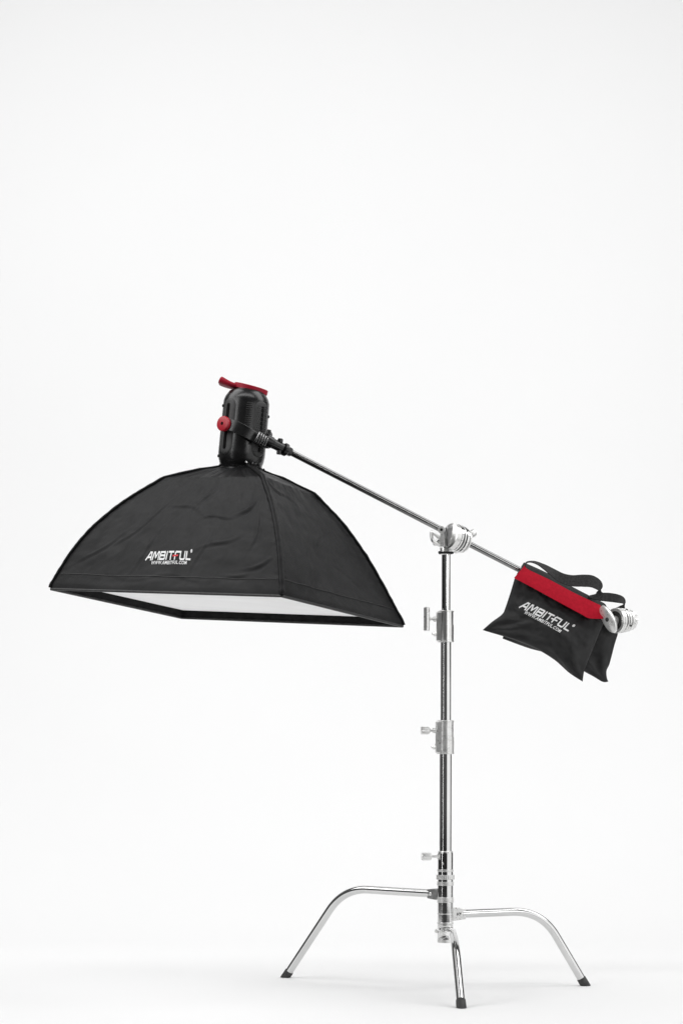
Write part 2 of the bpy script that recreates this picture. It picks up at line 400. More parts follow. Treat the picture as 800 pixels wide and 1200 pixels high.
# socket body
bm = bmesh.new()
prof = [(-.020, .031), (-.016, .035), (.004, .0365)]
box(bm, P(527, 629.5, -.052), V((.96, .1, 0)).normalized(), V((-.1, .96, 0)).normalized(), Z, .024, .034, .058)
blk = obj('socket_block', bm, M['dull'], gh, bevel=.004)
bm = bmesh.new(); lathe(bm, P(521.5, 650.5), Z, [(0, .0125), (.002, .0150), (.024, .0150), (.030, .013), (.05, .012)], 32); obj('spigot_sleeve', bm, M['satin'], blk)
bm = bmesh.new(); lathe(bm, P(521.5, 649.6), Z, disc_prof(0, .0062, .0178, .001), 32); obj('clamp_ring', bm, M['greyplastic'], blk)
for dx in (-.017, .017):
    bm = bmesh.new(); lathe(bm, P(522, 648.3)+V((dx, -.012, 0)), V((dx*8, -1, 0)), [(0, .0045), (.006, .0045), (.008, .003)], 12); obj('bolt', bm, M['greyplastic'], blk)
# jaw discs
for t0, t1, r, m, g in ((.008, .0155, .0385, 'chrome', 0), (.0158, .018, .033, 'greyplastic', 0), (.0182, .0245, .0385, 'satin', 0), (.0247, .027, .033, 'greyplastic', 0), (.0272, .036, .038, 'chrome', 0), (.0362, .040, .030, 'satin', 0), (.0402, .047, .034, 'cast', 0), (.0472, .053, .018, 'satin', 0)):
    bm = bmesh.new(); lathe(bm, c0+d0*t0, d0, disc_prof(0, t1-t0, r, .0012), 56, gear=g if g else None); obj('jaw_disc', bm, M[m], gh)
bm = bmesh.new(); lathe(bm, c0-d0*.010, d0, [(0, .034), (.002, .037), (.0178, .0375)], 48); obj('jaw_disc', bm, M['satin'], gh)
# arm collar with hex socket at the upper left
cc = P(517.6, 621.2, -.075)
bm = bmesh.new(); lathe(bm, cc, V((-.25, -1, 0)), [(0, .0105), (.006, .0105), (.0075, .0095)], 28); hub = obj('screw_boss', bm, M['cast'], gh)
bm = bmesh.new(); lathe(bm, cc+V((-.25, -1, 0)).normalized()*.0072, V((-.25, -1, 0)), [(0, .0042), (.0008, .0042)], 6); obj('hex_hole', bm, M['black'], hub)
bm = bmesh.new(); ribbon(bm, [cc+V((0, .012, .006)), cc+V((.002, .012, -.045))], None, .012, .014, wdir=X); obj('side_jaw', bm, M['cast'], gh, bevel=.002)
# T handles
def t_handle(c, d, bar, L, rb, m='cast', stem=.02, rs=.005):
    bm = bmesh.new(); lathe(bm, c, d, [(0, rs*1.8), (.006, rs*1.8), (.008, rs), (stem, rs), (stem+.002, rs*1.5), (stem+.006, rs*1.5)], 18)
    e = c+d*(stem+.006); tube(bm, smooth_curve([e-bar*L, e-bar*(L*.5)+d*.002, e+d*.003, e+bar*(L*.5)+d*.002, e+bar*L], 4), [rb*.62]+[rb*(.8+.25*math.sin(PI*i/16)) for i in range(1, 16)]+[rb*.62], 16)
    return obj('locking_handle', bm, M[m], gh)
t_handle(P(519.5, 637.5, -.035), V((-.62, -.55, .28)).normalized(), V((-.42, .25, .75)).normalized().cross(V((0, .9, .2))).normalized()*1.0, .018, .0068, 'cast', .012)
bm = bmesh.new(); tube(bm, arcpath([P(515.5, 631.5, -.06), P(504.8, 622.5, -.07), P(506.5, 634.5, -.075), P(517.5, 640.5, -.06)], .008, 6), .0048, 12); obj('wire_handle', bm, M['satin'], gh)
kb = P(547.5, 628, .03); kd = (P(554.5, 624.8, .05)-kb).normalized()
bm = bmesh.new(); lathe(bm, kb, kd, [(0, .006), (.012, .006), (.013, .0095), (.015, .0108), (.029, .0112), (.031, .0095)], 24); obj('locking_knob', bm, M['cast'], gh)
bm = bmesh.new(); lathe(bm, P(533.5, 646.3, -.01), V((.6, -.8, 0)), [(0, .006), (.006, .006), (.0075, .0045)], 16); obj('bolt', bm, M['satin'], gh)

# ---------------------------------------------------------------- softbox
SW, SD = .7821, .5858
def rotm(a, b, c): return Matrix.Rotation(c, 3, 'X') @ Matrix.Rotation(b, 3, 'Y') @ Matrix.Rotation(a, 3, 'Z')
SR = rotm(-.5868, .1005, -.0126); SO = V((-.6045, -.12, 1.0667))
def SL(x, y, z): return SO+SR@V((x, y, z))
sb = thing('softbox', 'black rectangular softbox with white front cloth facing down under the light head', 'softbox', SO)
HT = .388
PROF = [(0, 1.0), (.03, .994), (.14, .95), (.25, .905), (.37, .845), (.47, .785), (.585, .70), (.675, .625), (.75, .55), (.81, .485), (.865, .43), (.91, .325), (.95, .235), (.985, .15), (1.0, .115)]
corners = [(-SW/2, -SD/2), (SW/2, -SD/2), (SW/2, SD/2), (-SW/2, SD/2)]
def rho(h): return interp(PROF, h)
LEAN = (.008, 0., -.052, 0.)      # the left rod bows out more than the right one
def rhok(k, h): return rho(h)*(1+LEAN[k % 4]*math.sin(PI*min(1, h*1.05)))
CR = .057
def soft_pt(face, s, h, off=0.):
    """face 0 = the front long panel; s along it, h 0..1 up"""
    r = rho(h)
    (x0, y0), (x1, y1) = corners[face], corners[(face+1) % 4]
    # gentle ease so the rods stay proud and the cloth sinks between them
    ra_, rb_ = rhok(face, h), rhok(face+1, h)
    x, y = x0*ra_*(1-s)+x1*rb_*s, y0*ra_*(1-s)+y1*rb_*s
    k = ss((h-.95)/.05)
    if k > 0:
        a0 = math.atan2(y0, x0); a1 = math.atan2(y1, x1)
        if a1 < a0: a1 += 2*PI
        a = a0+(a1-a0)*s; cx_, cy_ = CR*math.cos(a), CR*math.sin(a)
        x = x*(1-k)+cx_*k; y = y*(1-k)+cy_*k
    nx, ny = [(0, -1), (1, 0), (0, 1), (-1, 0)][face]
    sag = math.sin(PI*s)**.7*(.015*math.sin(PI*min(1, h*1.05)))
    if h < 1: x -= nx*sag; y -= ny*sag
    p = V((x, y, h*HT))
    # creases
    L = (SW, SD, SW, SD)[face]
    q = V((s*L*5+face*7.3, h*2.6, face*3.1))
    w = 0
    for (cs, chh, ang, ln, amp) in CREASE[face]:
        du, dv = (s-cs)*L, (h-chh)*.42
        u = du*math.cos(ang)+dv*math.sin(ang); v = -du*math.sin(ang)+dv*math.cos(ang)
        v += .010*math.sin(u*26+cs*9)
        w += .75*amp*math.exp(-(u/ln)**2)*(math.exp(-(v/.0042)**2)-.75*math.exp(-((v+.008)/.006)**2))
    w += .0030*noise.noise(q*1.3)+.0015*noise.noise(q*3.7)+.0008*noise.noise(q*9)
    # gathered pleats beside each rod
    e = min(s, 1-s)*L
    w += .0060*math.exp(-(e/.020)**2)*noise.noise(V((h*34, face*5, (s > .5)*3)))*(1 if .05 < h < .85 else .3)
    n = V((nx*.75, ny*.75, .65))
    edge = ss(min(s, 1-s)*14)*ss(h*16)*ss((1-h)*10)
    pl = ss(h*14)*ss((1-h)*10)*ss(min(s, 1-s)*60)
    return p+n.normalized()*(w*(edge*.7+pl*.3)+off)
CREASE = {0: [(.83, .62, .45, .05, .0055), (.66, .55, .12, .07, .004), (.70, .36, .35, .06, .0035), (.45, .62, -.2, .10, .0026), (.90, .22, .30, .05, .0035), (.80, .14, .2, .04, .003),
              (.35, .30, 1.2, .08, .0022), (.25, .50, .9, .08, .0025), (.62, .26, 1.35, .07, .0022), (.55, .70, .6, .05, .003), (.88, .45, 1.2, .06, .003), (.12, .30, .8, .07, .0022), (.5, .10, 0, .2, .0012)],
          1: [(.2, .80, -.25, .10, .0035), (.5, .45, .5, .09, .0013), (.7, .25, -.3, .1, .0012), (.30, .25, 1.1, .08, .0013)],
          2: [(.4, .5, .5, .1, .003)], 3: [(.5, .5, .3, .1, .003)]}
def soft_local(face, s, h, off=0.):
    return SO+SR@soft_pt(face, s, h, off)
NS, NH = 150, 110
for face in range(4):
    bm = bmesh.new(); grid = []
    ns = NS if face == 0 else 90
    for j in range(NH+1):
        h = j/NH
        grid.append([bm.verts.new(soft_local(face, i/ns, h)) for i in range(ns+1)])
    for j in range(NH):
        for i in range(ns): bm.faces.new((grid[j][i], grid[j][i+1], grid[j+1][i+1], grid[j+1][i]))
    pn = obj('side_panel', bm, M['nylon'], sb, angle=60)
# corner piping over each rod
for k in range(4):
    bm = bmesh.new(); pts = []
    for j in range(0, 61):
        h = j/60; r = rhok(k, h); x, y = corners[k]; kk = ss((h-.95)/.05); a = math.atan2(y, x)
        x2 = x*r*(1-kk)+CR*math.cos(a)*kk; y2 = y*r*(1-kk)+CR*math.sin(a)*kk
        o_ = V((math.cos(a), math.sin(a), .4)).normalized()*.0012
        pts.append(SL(x2+o_.x, y2+o_.y, h*HT+o_.z))
    tube(bm, pts, [(.0042+.0030*(k == 1))*(1+.35*noise.noise(V((i*.45, k, 0)))) for i in range(61)], 12)
    obj('rod_sleeve', bm, M['nylon'], sb)
# hem round the mouth (outer face), with a stitched line above it
def rect_loop(inset, z): return [V((x-math.copysign(inset, x), y-math.copysign(inset, y), z)) for x, y in corners]
bm = bmesh.new(); lo = [SL(*p) for p in rect_loop(-.0015, -.0035)]; lc = lo+[lo[0]]
for a, b in zip(lc, lc[1:]): tube(bm, [a, b], .0036, 10)
obj('hem', bm, M['seam'], sb)
for face in range(4):
    bm = bmesh.new(); pts = [soft_local(face, i/60, .105, .0008) for i in range(1, 60)]
    tube(bm, pts, .0009, 6); obj('stitching', bm, M['seam'], sb)
# inner lip, seen at the far edges
LIP = .019
bm = bmesh.new(); a = [bm.verts.new(SL(*p)) for p in rect_loop(.0025, -.002)]; b = [bm.verts.new(SL(*p)) for p in rect_loop(.010, LIP)]
for k in range(4): bm.faces.new((a[k], a[(k+1) % 4], b[(k+1) % 4], b[k]))
obj('inner_lip', bm, M['lip'], sb, flat=True)
# diffusion cloth set back inside the mouth
bm = bmesh.new(); g = []
for j in range(41):
    row = []
    for i in range(61):
        u, v = i/60, j/40; e = math.sin(PI*u)*math.sin(PI*v)
        x = (u-.5)*(SW-.026); y = (v-.5)*(SD-.026)
        z = LIP-.001-.003*math.sqrt(e)+.0035*noise.noise(V((u*3, v*7, 1)))*ss(min(u, 1-u, v, 1-v)*9)
        row.append(bm.verts.new(SL(x, y, z)))
    g.append(row)
for j in range(40):
    for i in range(60): bm.faces.new((g[j][i], g[j][i+1], g[j+1][i+1], g[j+1][i]))
obj('diffusion_cloth', bm, M['diff'], sb)
# speed ring
up = SR@V((0, 0, 1))
bm = bmesh.new(); lathe(bm, SL(0, 0, HT-.006), up, [(0, CR+.000), (.004, CR+.0015), (.008, CR+.000), (.010, CR-.006)], 56)
obj('speed_ring', bm, M['plastic'], sb)
bm = bmesh.new(); rk = SL(CR*math.cos(-.35)+.002, CR*math.sin(-.35), HT+.001)
lathe(bm, rk, (SR@V((math.cos(-.9), math.sin(-.9), .3))), [(0, .007), (.007, .007), (.008, .003), (.0095, .003)], 16)
rb_ = obj('release_knob', bm, M['plastic'], sb)

# ---- lettering
STROKES = {   # unit box: x 0..w, y 0..1
 'A': (1.0, [[(0, 0), (.62, 1), (.92, 1), (1.0, 0)], [(.28, .34), (.95, .34)]]),
 'M': (1.25, [[(0, 0), (.12, 1), (.32, 1), (.62, .28), (1.0, 1), (1.2, 1), (1.25, 0)]]),
 'B': (.95, [[(0, 0), (0, 1), (.82, 1), (.9, .9), (.9, .6), (.8, .52), (.15, .52)], [(.8, .52), (.93, .42), (.93, .1), (.82, 0), (0, 0)]]),
 'I': (.12, [[(.06, 0), (.06, 1)]]),
 'T': (.95, [[(0, 1), (.95, 1)], [(.48, 1), (.48, 0)]]),
 'F': (.85, [[(.1, 0), (.1, .85), (.22, 1), (.95, 1)]]),
 'U': (.95, [[(0, 1), (0, .15), (.12, 0), (.75, 0), (.88, .15), (.88, 1)]]),
 'L': (.80, [[(0, 1), (0, .0), (.78, 0)]]),
}
def letter_quads(bm, pts, w, mapf):
    for (x0, y0), (x1, y1) in zip(pts, pts[1:]):
        dx, dy = x1-x0, y1-y0; L = math.hypot(dx, dy); nx, ny = -dy/L*w/2, dx/L*w/2; ex, ey = dx/L*w/2*.9, dy/L*w/2*.9
        n = 3; prev = None
        for k in range(n+1):
            t = k/n; cx_ = x0-ex+(dx+2*ex)*t; cy_ = y0-ey+(dy+2*ey)*t
            cur = (bm.verts.new(mapf(cx_+nx, cy_+ny)), bm.verts.new(mapf(cx_-nx, cy_-ny)))
            if prev: bm.faces.new((prev[0], prev[1], cur[1], cur[0]))
            prev = cur
def logo(mapf, parent, red_bar, total_w=7.86):
    """mapf(x, y): letter space, 0..1 across the word, 0..1 cap height (slanted) -> world"""
    gap = .32; x = 0; lays = []
    for ch in 'AMBITFUL':
        w, st = STROKES[ch]; lays.append((ch, x, st)); x += w+gap
    W = x-gap
    def mp(a, b): return mapf((a+.45*b)/(W+.45), b)
    bm = bmesh.new(); red = bmesh.new()
    for ch, x0, st in lays:
        for s in st: letter_quads(bm, [(x0+p, .08+q*.84) for p, q in s], .22, mp)
        if ch == 'F': letter_quads(red if red_bar else bm, [(x0-.30, .46), (x0+.62, .50)], .20, lambda a, b: mp(a, b))
    # registered mark: small ring with a core
    ring = [(W+.10+.16*math.cos(2*PI*k/10), 1.02+.15*math.sin(2*PI*k/10)) for k in range(11)]
    letter_quads(bm, ring, .09, mp); letter_quads(bm, [(W+.04, 1.02), (W+.16, 1.02)], .12, mp)
    obj('printed_word', bm, M['ink'], parent, flat=True)
    if red_bar: obj('printed_bar', red, M['redink'], parent, flat=True, label='short red bar through the letter F')
    else: red.free()
def url_text(mapf, parent):
    cu = bpy.data.curves.new('printed_address', 'FONT'); cu.body = 'WWW.AMBITFUL.COM'; cu.size = 1; cu.shear = .35; cu.offset = .020; cu.space_character = 1.12; cu.resolution_u = 3
    to = bpy.data.objects.new('tmp', cu); COL.objects.link(to)
    dg = bpy.context.evaluated_depsgraph_get(); me = bpy.data.meshes.new_from_object(to.evaluated_get(dg))
    bpy.data.objects.remove(to); bm = bmesh.new(); bm.from_mesh(me); bpy.data.meshes.remove(me); bpy.data.curves.remove(cu)
    xs = [v.co.x for v in bm.verts]; ys = [v.co.y for v in bm.verts]; x0, x1, y0, y1 = min(xs), max(xs), min(ys), max(ys)
    for v in bm.verts: v.co = mapf((v.co.x-x0)/(x1-x0), (v.co.y-y0)/(y1-y0))
    obj('printed_address', bm, M['ink'], parent, flat=True)

def to_px(p):
    s = F/(p.y+D); return 400+(p.x-CX)*s, YH-(p.z-H)*s
def solve_soft(px, py):
    """place on the front panel seen at a photograph position"""
    s, h = .4, .2
    for _ in range(30):
        p = to_px(SL(*soft_flat(s, h))); e = 1e-3
        ps = to_px(SL(*soft_flat(s+e, h))); ph = to_px(SL(*soft_flat(s, h+e)))
        a, c = (ps[0]-p[0])/e, (ps[1]-p[1])/e; b, d = (ph[0]-p[0])/e, (ph[1]-p[1])/e
        r0, r1 = px-p[0], py-p[1]; det = a*d-b*c
        s += (r0*d-b*r1)/det; h += (a*r1-c*r0)/det
    return s, h
def soft_flat(s, h):
    r = rho(h); return V(((corners[0][0]+(corners[1][0]-corners[0][0])*s)*r, corners[0][1]*r, h*HT))
s00, h00 = solve_soft(169, 656.5); s10, h10 = solve_soft(223.0, 656.0); s01, h01 = solve_soft(169, 646.3)
def on_panel(u, v):
    s = s00+(s10-s00)*u+(s01-s00)*v; h = h00+(h10-h00)*u+(h01-h00)*v
    return soft_local(0, s, h, .0016)
logo(on_panel, sb, True)
t00, k00 = solve_soft(176, 661.7); t10, k10 = solve_soft(217.5, 661.3); t01, k01 = solve_soft(176, 657.5)
url_text(lambda u, v: soft_local(0, t00+(t10-t00)*u+(t01-t00)*v, k00+(k10-k00)*u+(k01-k00)*v, .0016), sb)

# ---------------------------------------------------------------- studio light on the softbox
TL = 5.0
LB = P(281.5, 549, -.12); LT = P(290.0, 459, -.12); la = (LT-LB).normalized(); LH = (LT-LB).length
# axis leans a touch like the softbox
lx = (X-la*X.dot(la)).normalized(); ly = la.cross(lx)      # ly points away from the camera
light = thing('studio_light', 'black cylindrical studio light with red back handle mounted on top of the softbox', 'studio light', LB)
def LP(az, r, t):
    """az 0 = towards the camera, positive to the right"""
    return LB+la*(LH*t)+lx*(math.sin(R(az))*r)-ly*(math.cos(R(az))*r)
RB = .0645
body_prof = [(-.03, .046), (.0, .050), (.04, .058), (.10, .0622), (.18, RB), (.5, RB), (.80, RB-.001), (.86, .0632), (.91, .0600), (.95, .0550), (.985, .050), (1.0, .045)]
def brad(t): return interp(body_prof, t)
bm = bmesh.new(); lathe(bm, LB, la, [(t*LH, r) for t, r in body_prof], 72, up=Yv); body = obj('body', bm, M['plastic'], light)
# raised loops with a slot, front left and right
def surf_strip(az, daz, t0, t1, off, m, name, parent, nseg=20):
    """oval raised pad wrapped on the body, centre az, half width daz degrees"""
    bm = bmesh.new(); rim = []
    grid = []
    na = 14
    for j in range(nseg*2+1):
        u = j/(nseg*2); t = t0+(t1-t0)*u
        ends = daz/57.3*RB/LH
        e = min((t-t0), (t1-t))/ends; k = math.sqrt(max(0, 1-(1-min(1, e))**2))
        k = max(k, .02)
        grid.append([bm.verts.new(LP(az+daz*k*(2*i/na-1), brad(t)+off*math.sin(PI*(i/na))**.35*min(1, k*1.5), t)) for i in range(na+1)])
    for a, b in zip(grid, grid[1:]):
        for i in range(na): bm.faces.new((a[i], a[i+1], b[i+1], b[i]))
    return obj(name, bm, m, parent)
pads = []
for az, dz, m in ((-43, 21, 'padgrey'), (47, 21, 'padgrey'), (137, 21, 'padgrey'), (-133, 21, 'padgrey')):
    pd = surf_strip(az, dz, .13, .86, .0032, M[m], 'side_pad', body)
    if az < 90 and az > -90: pads.append((az, pd))
for az, pd in pads:
    surf_strip(az, 6 if az < 0 else 4.5, .19, .80, .0054, M['black'], 'slot', pd)
# vent ribs on the front face and studs on the right pad
for k in range(12):
    bm = bmesh.new(); t = .50+.028*k
    tube(bm, [LP(a, brad(t)+.0006, t) for a in range(4, 22, 3)], .0011, 6); obj('vent_rib', bm, M['greyplastic'], body)
bm = bmesh.new()
for i in range(6):
    for j in range(22):
        az = 33+i*5.4+(j % 2)*2.7; t = .20+.028*j
        if .40 < t < .45: continue
        p = LP(az, brad(t)+.0045, t); lathe(bm, p-(p-LB-la*(p-LB).dot(la)).normalized()*.002, (p-LB-la*(p-LB).dot(la)), [(0, .0018), (.0028, .0013)], 6)
obj('grille', bm, M['padgrey'], pads[1][1], label='grid of tiny studs on the right side pad')
for az, t in ((-78, .78), (88, .70), (-82, .13)):
    bm = bmesh.new(); lathe(bm, LP(az, brad(t)-.001, t), LP(az, 1, t)-LP(az, 0, t), [(0, .004), (.003, .004), (.004, .0025)], 10); obj('screw', bm, M['plastic'], body)
# bayonet below the body, with the small bright screw
bm = bmesh.new(); lathe(bm, LB-la*.016, la, [(0, .056), (.003, .058), (.010, .058), (.014, .052)], 48); obj('mount_ring', bm, M['plastic'], body)
bm = bmesh.new(); lathe(bm, LP(18, .052, .05), LP(18, 1, .05)-LP(18, 0, .05), [(0, .0032), (.0072, .0032), (.008, .002)], 10)
sc_ = obj('screw', bm, M['satin'], body)
# red back handle: ring plate with a lifted tab to the left
ra = (la+X*.17-Yv*.10).normalized(); rx = (X-ra*X.dot(ra)).normalized(); ry = ra.cross(rx)
rc = P(294.0, 455.2, -.12)
RXR, RYR = .0475, .040
bm = bmesh.new(); rings = []
for z_, k in ((-.0085, .94), (-.0070, 1), (.0045, 1.0), (.0060, .95), (.0060, .72), (.0025, .66)):
    rings.append([bm.verts.new(rc+rx*(RXR*k*math.cos(2*PI*i/48))+ry*(RYR*k*math.sin(2*PI*i/48))+ra*z_) for i in range(48)])
for a, b in zip(rings, rings[1:]):
    for i in range(48): bm.faces.new((a[i], a[(i+1) % 48], b[(i+1) % 48], b[i]))
bm.faces.new(rings[0][::-1]); bm.faces.new(rings[-1])
cap = obj('back_ring', bm, M['redcap'], light)
bm = bmesh.new()
tp = smooth_curve([P(281.5, 453.3, -.12), P(274, 452.4, -.12), P(267, 450.2, -.12), P(260.5, 447.2, -.12), P(257.3, 445.6, -.12)], 6)
n = len(tp)
rings = []
for i, p in enumerate(tp):
    t = i/(n-1); wd = .056*(1-.25*ss(1-t*2))*(1 if t < .85 else math.sqrt(max(.05, 1-((t-.85)/.17)**2)))
    th = .0150+.0065*ss((t-.2)/.6); th *= (1 if t < .9 else .75)
    d = (tp[min(i+1, n-1)]-tp[max(i-1, 0)]).normalized(); b_ = Yv; a_ = d.cross(b_).normalized()
    rings.append([bm.verts.new(p+b_*(wd/2*math.copysign(abs(math.cos(q))**.6, math.cos(q)))+a_*(th/2*math.copysign(abs(math.sin(q))**.8, math.sin(q)))) for q in [2*PI*k/20 for k in range(20)]])
for a, b in zip(rings, rings[1:]):
    for k in range(20): bm.faces.new((a[k], a[(k+1) % 20], b[(k+1) % 20], b[k]))
bm.faces.new(rings[0][::-1]); bm.faces.new(rings[-1])
obj('handle_tab', bm, M['redcap'], cap)
bm = bmesh.new(); lathe(bm, LT-la*.008, la, [(0, .044), (.010, .040), (.0125, .036)], 48); obj('back_plate', bm, M['plastic'], light)

# yoke bracket: strap curving round the body from the red knob to the stand socket
def yoke_pt(az, r):
    # plane tilts down towards the socket
    t = .505-.175*ss((az+38)/94.0) if az > -38 else .505
    if az > 56: t = .33+.175*ss((az-56)/85.0)
    return LP(az, r, t)
bm = bmesh.new(); pts = [yoke_pt(a, .0765) for a in range(-40, 147, 6)]
ribbon(bm, pts, None, [.034-.004*math.sin(PI*i/len(pts)) for i in range(len(pts))], .006, wdir=la)
yoke = obj('yoke', bm, M['plastic'], light, bevel=.0015)
for az in (-39, 141):
    c = yoke_pt(az, .0795) if az < 0 else yoke_pt(az, .0795)
    d = (LP(az, 1, .5)-LP(az, 0, .5)).normalized()
    bm = bmesh.new(); lathe(bm, c-d*.004, d, [(0, .019), (.002, .0205), (.010, .0213), (.0135, .0200), (.0145, .017)], 40); kn = obj('tilt_knob', bm, M['redplastic'], yoke)
    bm = bmesh.new(); lathe(bm, c+d*.0100, d, [(0, .0045), (.0012, .0045)], 16); obj('knob_screw', bm, M['black'], kn)
    bm = bmesh.new(); lathe(bm, c-d*.020, d, [(0, .010), (.017, .010)], 20); obj('pivot', bm, M['plastic'], yoke)
# ribbed joint and socket gripping the arm
jc = P(305, 514.5, -.12)+V((0, -.075, 0)); js = P(313.5, 517.5, -.19)
bm = bmesh.new()
for k in range(5):
    lathe(bm, P(300.5+k*2.6, 511.5+k*1.25, -.205+.004*k), ad, disc_prof(0, .0048, .0165-.0006*k, .0012), 32)
obj('tilt_joint', bm, M['dull'], yoke)
bm = bmesh.new(); lathe(bm, P(309, 514.5, -.185), ad, [(0, .0155), (.006, .0175), (.012, .0165)], 28); obj('joint_ring', bm, M['plastic'], yoke)
q0, q1 = P(311, 515.3, -.18), P(340.5, 530.0, -.135); L = (q1-q0).length; qd = (q1-q0).normalized()
bm = bmesh.new(); lathe(bm, q0, qd, [(0, .0148), (.004, .0160), (.020, .0160), (.022, .0142), (.034, .0135), (L-.012, .0135), (L-.010, .0128), (L, .0118)], 28)
sk = obj('stand_socket', bm, M['plastic'], yoke)
bm = bmesh.new(); qa = P(327.7, 523, -.16); lathe(bm, qa-V((.35, .1, 1)).normalized()*(-.024), -V((-.38, .05, .92)).normalized(), [(0, .006), (.003, .0068), (.016, .0062), (.018, .0045), (.030, .0045), (.032, .0062), (.044, .0066), (.047, .005)], 16)
bm.free()
bm = bmesh.new(); ud = V((.10, -.05, 1)).normalized()
lathe(bm, qa-ud*.0225, ud, [(0, .0055), (.002, .0072), (.011, .0072), (.012, .0050), (.032, .0050), (.033, .0075), (.042, .0075), (.044, .0055)], 18)
obj('clamp_screw', bm, M['plastic'], sk)
bm = bmesh.new(); lathe(bm, P(333.4, 526.6, -.15)-qd*.004, qd, disc_prof(0, .011, .0178, .002), 28); obj('socket_ring', bm, M['plastic'], sk)
bm = bmesh.new(); lathe(bm, P(314.5, 508.5, -.19), V((.2, -.1, 1)).normalized(), [(0, .006), (.010, .006), (.012, .004)], 16); obj('lock_pin', bm, M['plastic'], sk)

# ---------------------------------------------------------------- sandbag hung over the arm
bag = thing('sandbag', 'black counterweight sandbag with red top band hung over the lower end of the arm', 'sandbag', P(655, 700, 0))
def edge(pts, n):
    pts = smooth_curve([V((x, y, 0)) for x, y in pts], 12) if len(pts) > 2 else [V((*pts[0], 0)).lerp(V((*pts[1], 0)), k/12) for k in range(13)]
    L = [0]
    for a, b in zip(pts, pts[1:]): L.append(L[-1]+(b-a).length)
    out = []
    for k in range(n+1):
        t = L[-1]*k/n
        for i in range(len(pts)-1):
            if t <= L[i+1]+1e-9:
                f = (t-L[i])/max(1e-9, L[i+1]-L[i]); out.append(pts[i].lerp(pts[i+1], f)); break
        else: out.append(pts[-1])
    return out
class Pouch:
    """a stuffed cloth pouch: four seam curves given in the plane of the bag, filled and inflated"""
    def __init__(self, top, right, bottom, left, Y, thick, seed, n=64, mm=48):
        self.T, self.B = edge(top, n), edge(bottom, n); self.Lf, self.Rt = edge(left, mm), edge(right, mm)
        self.n, self.m, self.Y, self.thick, self.seed = n, mm, Y, thick, seed
    def flat(self, u, v):
        n, m = self.n, self.m
        def s(a, t, k):
            t = max(0, min(1, t))*k; i = min(int(t), k-1); return a[i].lerp(a[i+1], t-i)
        T, B, L, Rr = s(self.T, u, n), s(self.B, u, n), s(self.Lf, v, m), s(self.Rt, v, m)
        c = self.T[0]*((1-u)*(1-v))+self.T[-1]*(u*(1-v))+self.B[0]*((1-u)*v)+self.B[-1]*(u*v)
        return T*(1-v)+B*v+L*(1-u)+Rr*u-c
    def bulge(self, u, v):
        e = (max(0, math.sin(PI*u))**.55)*(max(0, math.sin(PI*min(1, .10+.90*v)))**.6)
        w = 0
        q = V((u*3.5, v*3, self.seed))
        w += .0100*noise.noise(q)+.0050*noise.noise(q*2.3)+.0016*noise.noise(q*6)
        # folds fanning from the lower corners and the hung top edge
        for (cu, cv, k, amp) in ((1, 1, 9, .0085), (0, 1, 8, .0065), (.15, -.3, 16, .0035), (.9, -.2, 14, .0035)):
            du, dv = u-cu, v-cv; rr = math.hypot(du, dv); a = math.atan2(dv, du)
            w += amp*math.sin(a*k+self.seed)*math.exp(-(rr/.42)**2)*min(1, rr*5)
        return e*(self.thick*(.72+.4*v))+w*min(1, e*2)
    def front(self, u, v, off=0.):
        f = self.flat(u, v); return P(f.x, f.y, self.Y-self.bulge(u, v)-.002-off)
    def build(self, name, parent, label=None):
        bm = bmesh.new(); n, m = self.n, self.m
        def P3(i, j, s):
            u, v = i/n, j/m; f = self.flat(u, v)
            b = self.bulge(u, v) if s < 0 else self.bulge(1-u, v)*.9
            return P(f.x, f.y, self.Y+s*(b+.0012))
        g = {}
        for s in (-1, 1):
            g[s] = [[bm.verts.new(P3(i, j, s)) for i in range(n+1)] for j in range(m+1)]
            for j in range(m):
                for i in range(n): bm.faces.new((g[s][j][i], g[s][j][i+1], g[s][j+1][i+1], g[s][j+1][i]))
        for i in range(n):
            for j in (0, m): bm.faces.new((g[-1][j][i], g[-1][j][i+1], g[1][j][i+1], g[1][j][i]))
        for j in range(m):
            for i in (0, n): bm.faces.new((g[-1][j][i], g[-1][j+1][i], g[1][j+1][i], g[1][j][i]))
        return obj(name, bm, M['bagcloth'], parent, angle=75, label=label)
YB = .055
back = Pouch([(613, 668), (718, 722)], [(718, 722), (725, 735), (719.5, 757), (714, 778), (710.5, 786), (710.8, 794), (712.5, 799)],
             [(588.5, 748.5), (620, 760), (650, 768), (676, 781), (684, 787), (695, 793), (706, 799.3), (712.5, 799)], [(613, 668), (603, 700), (595, 728), (588.5, 748.5)], YB+.045, .034, 4.2)
back.build('back_pouch', bag)
front = Pouch([(603, 677), (650, 702), (694, 724), (709, 727)], [(709, 727), (702, 742), (694, 762), (687, 779), (684, 788), (682.5, 799)],
              [(565.2, 738.5), (575, 741.5), (590, 746), (610, 753), (630, 761.5), (650, 774), (667, 789), (682.5, 799)], [(603, 677), (598, 694), (592, 712), (588, 720), (576, 729), (565.2, 738.5)], YB-.045, .036, 1.3)
fp = front.build('front_pouch', bag)
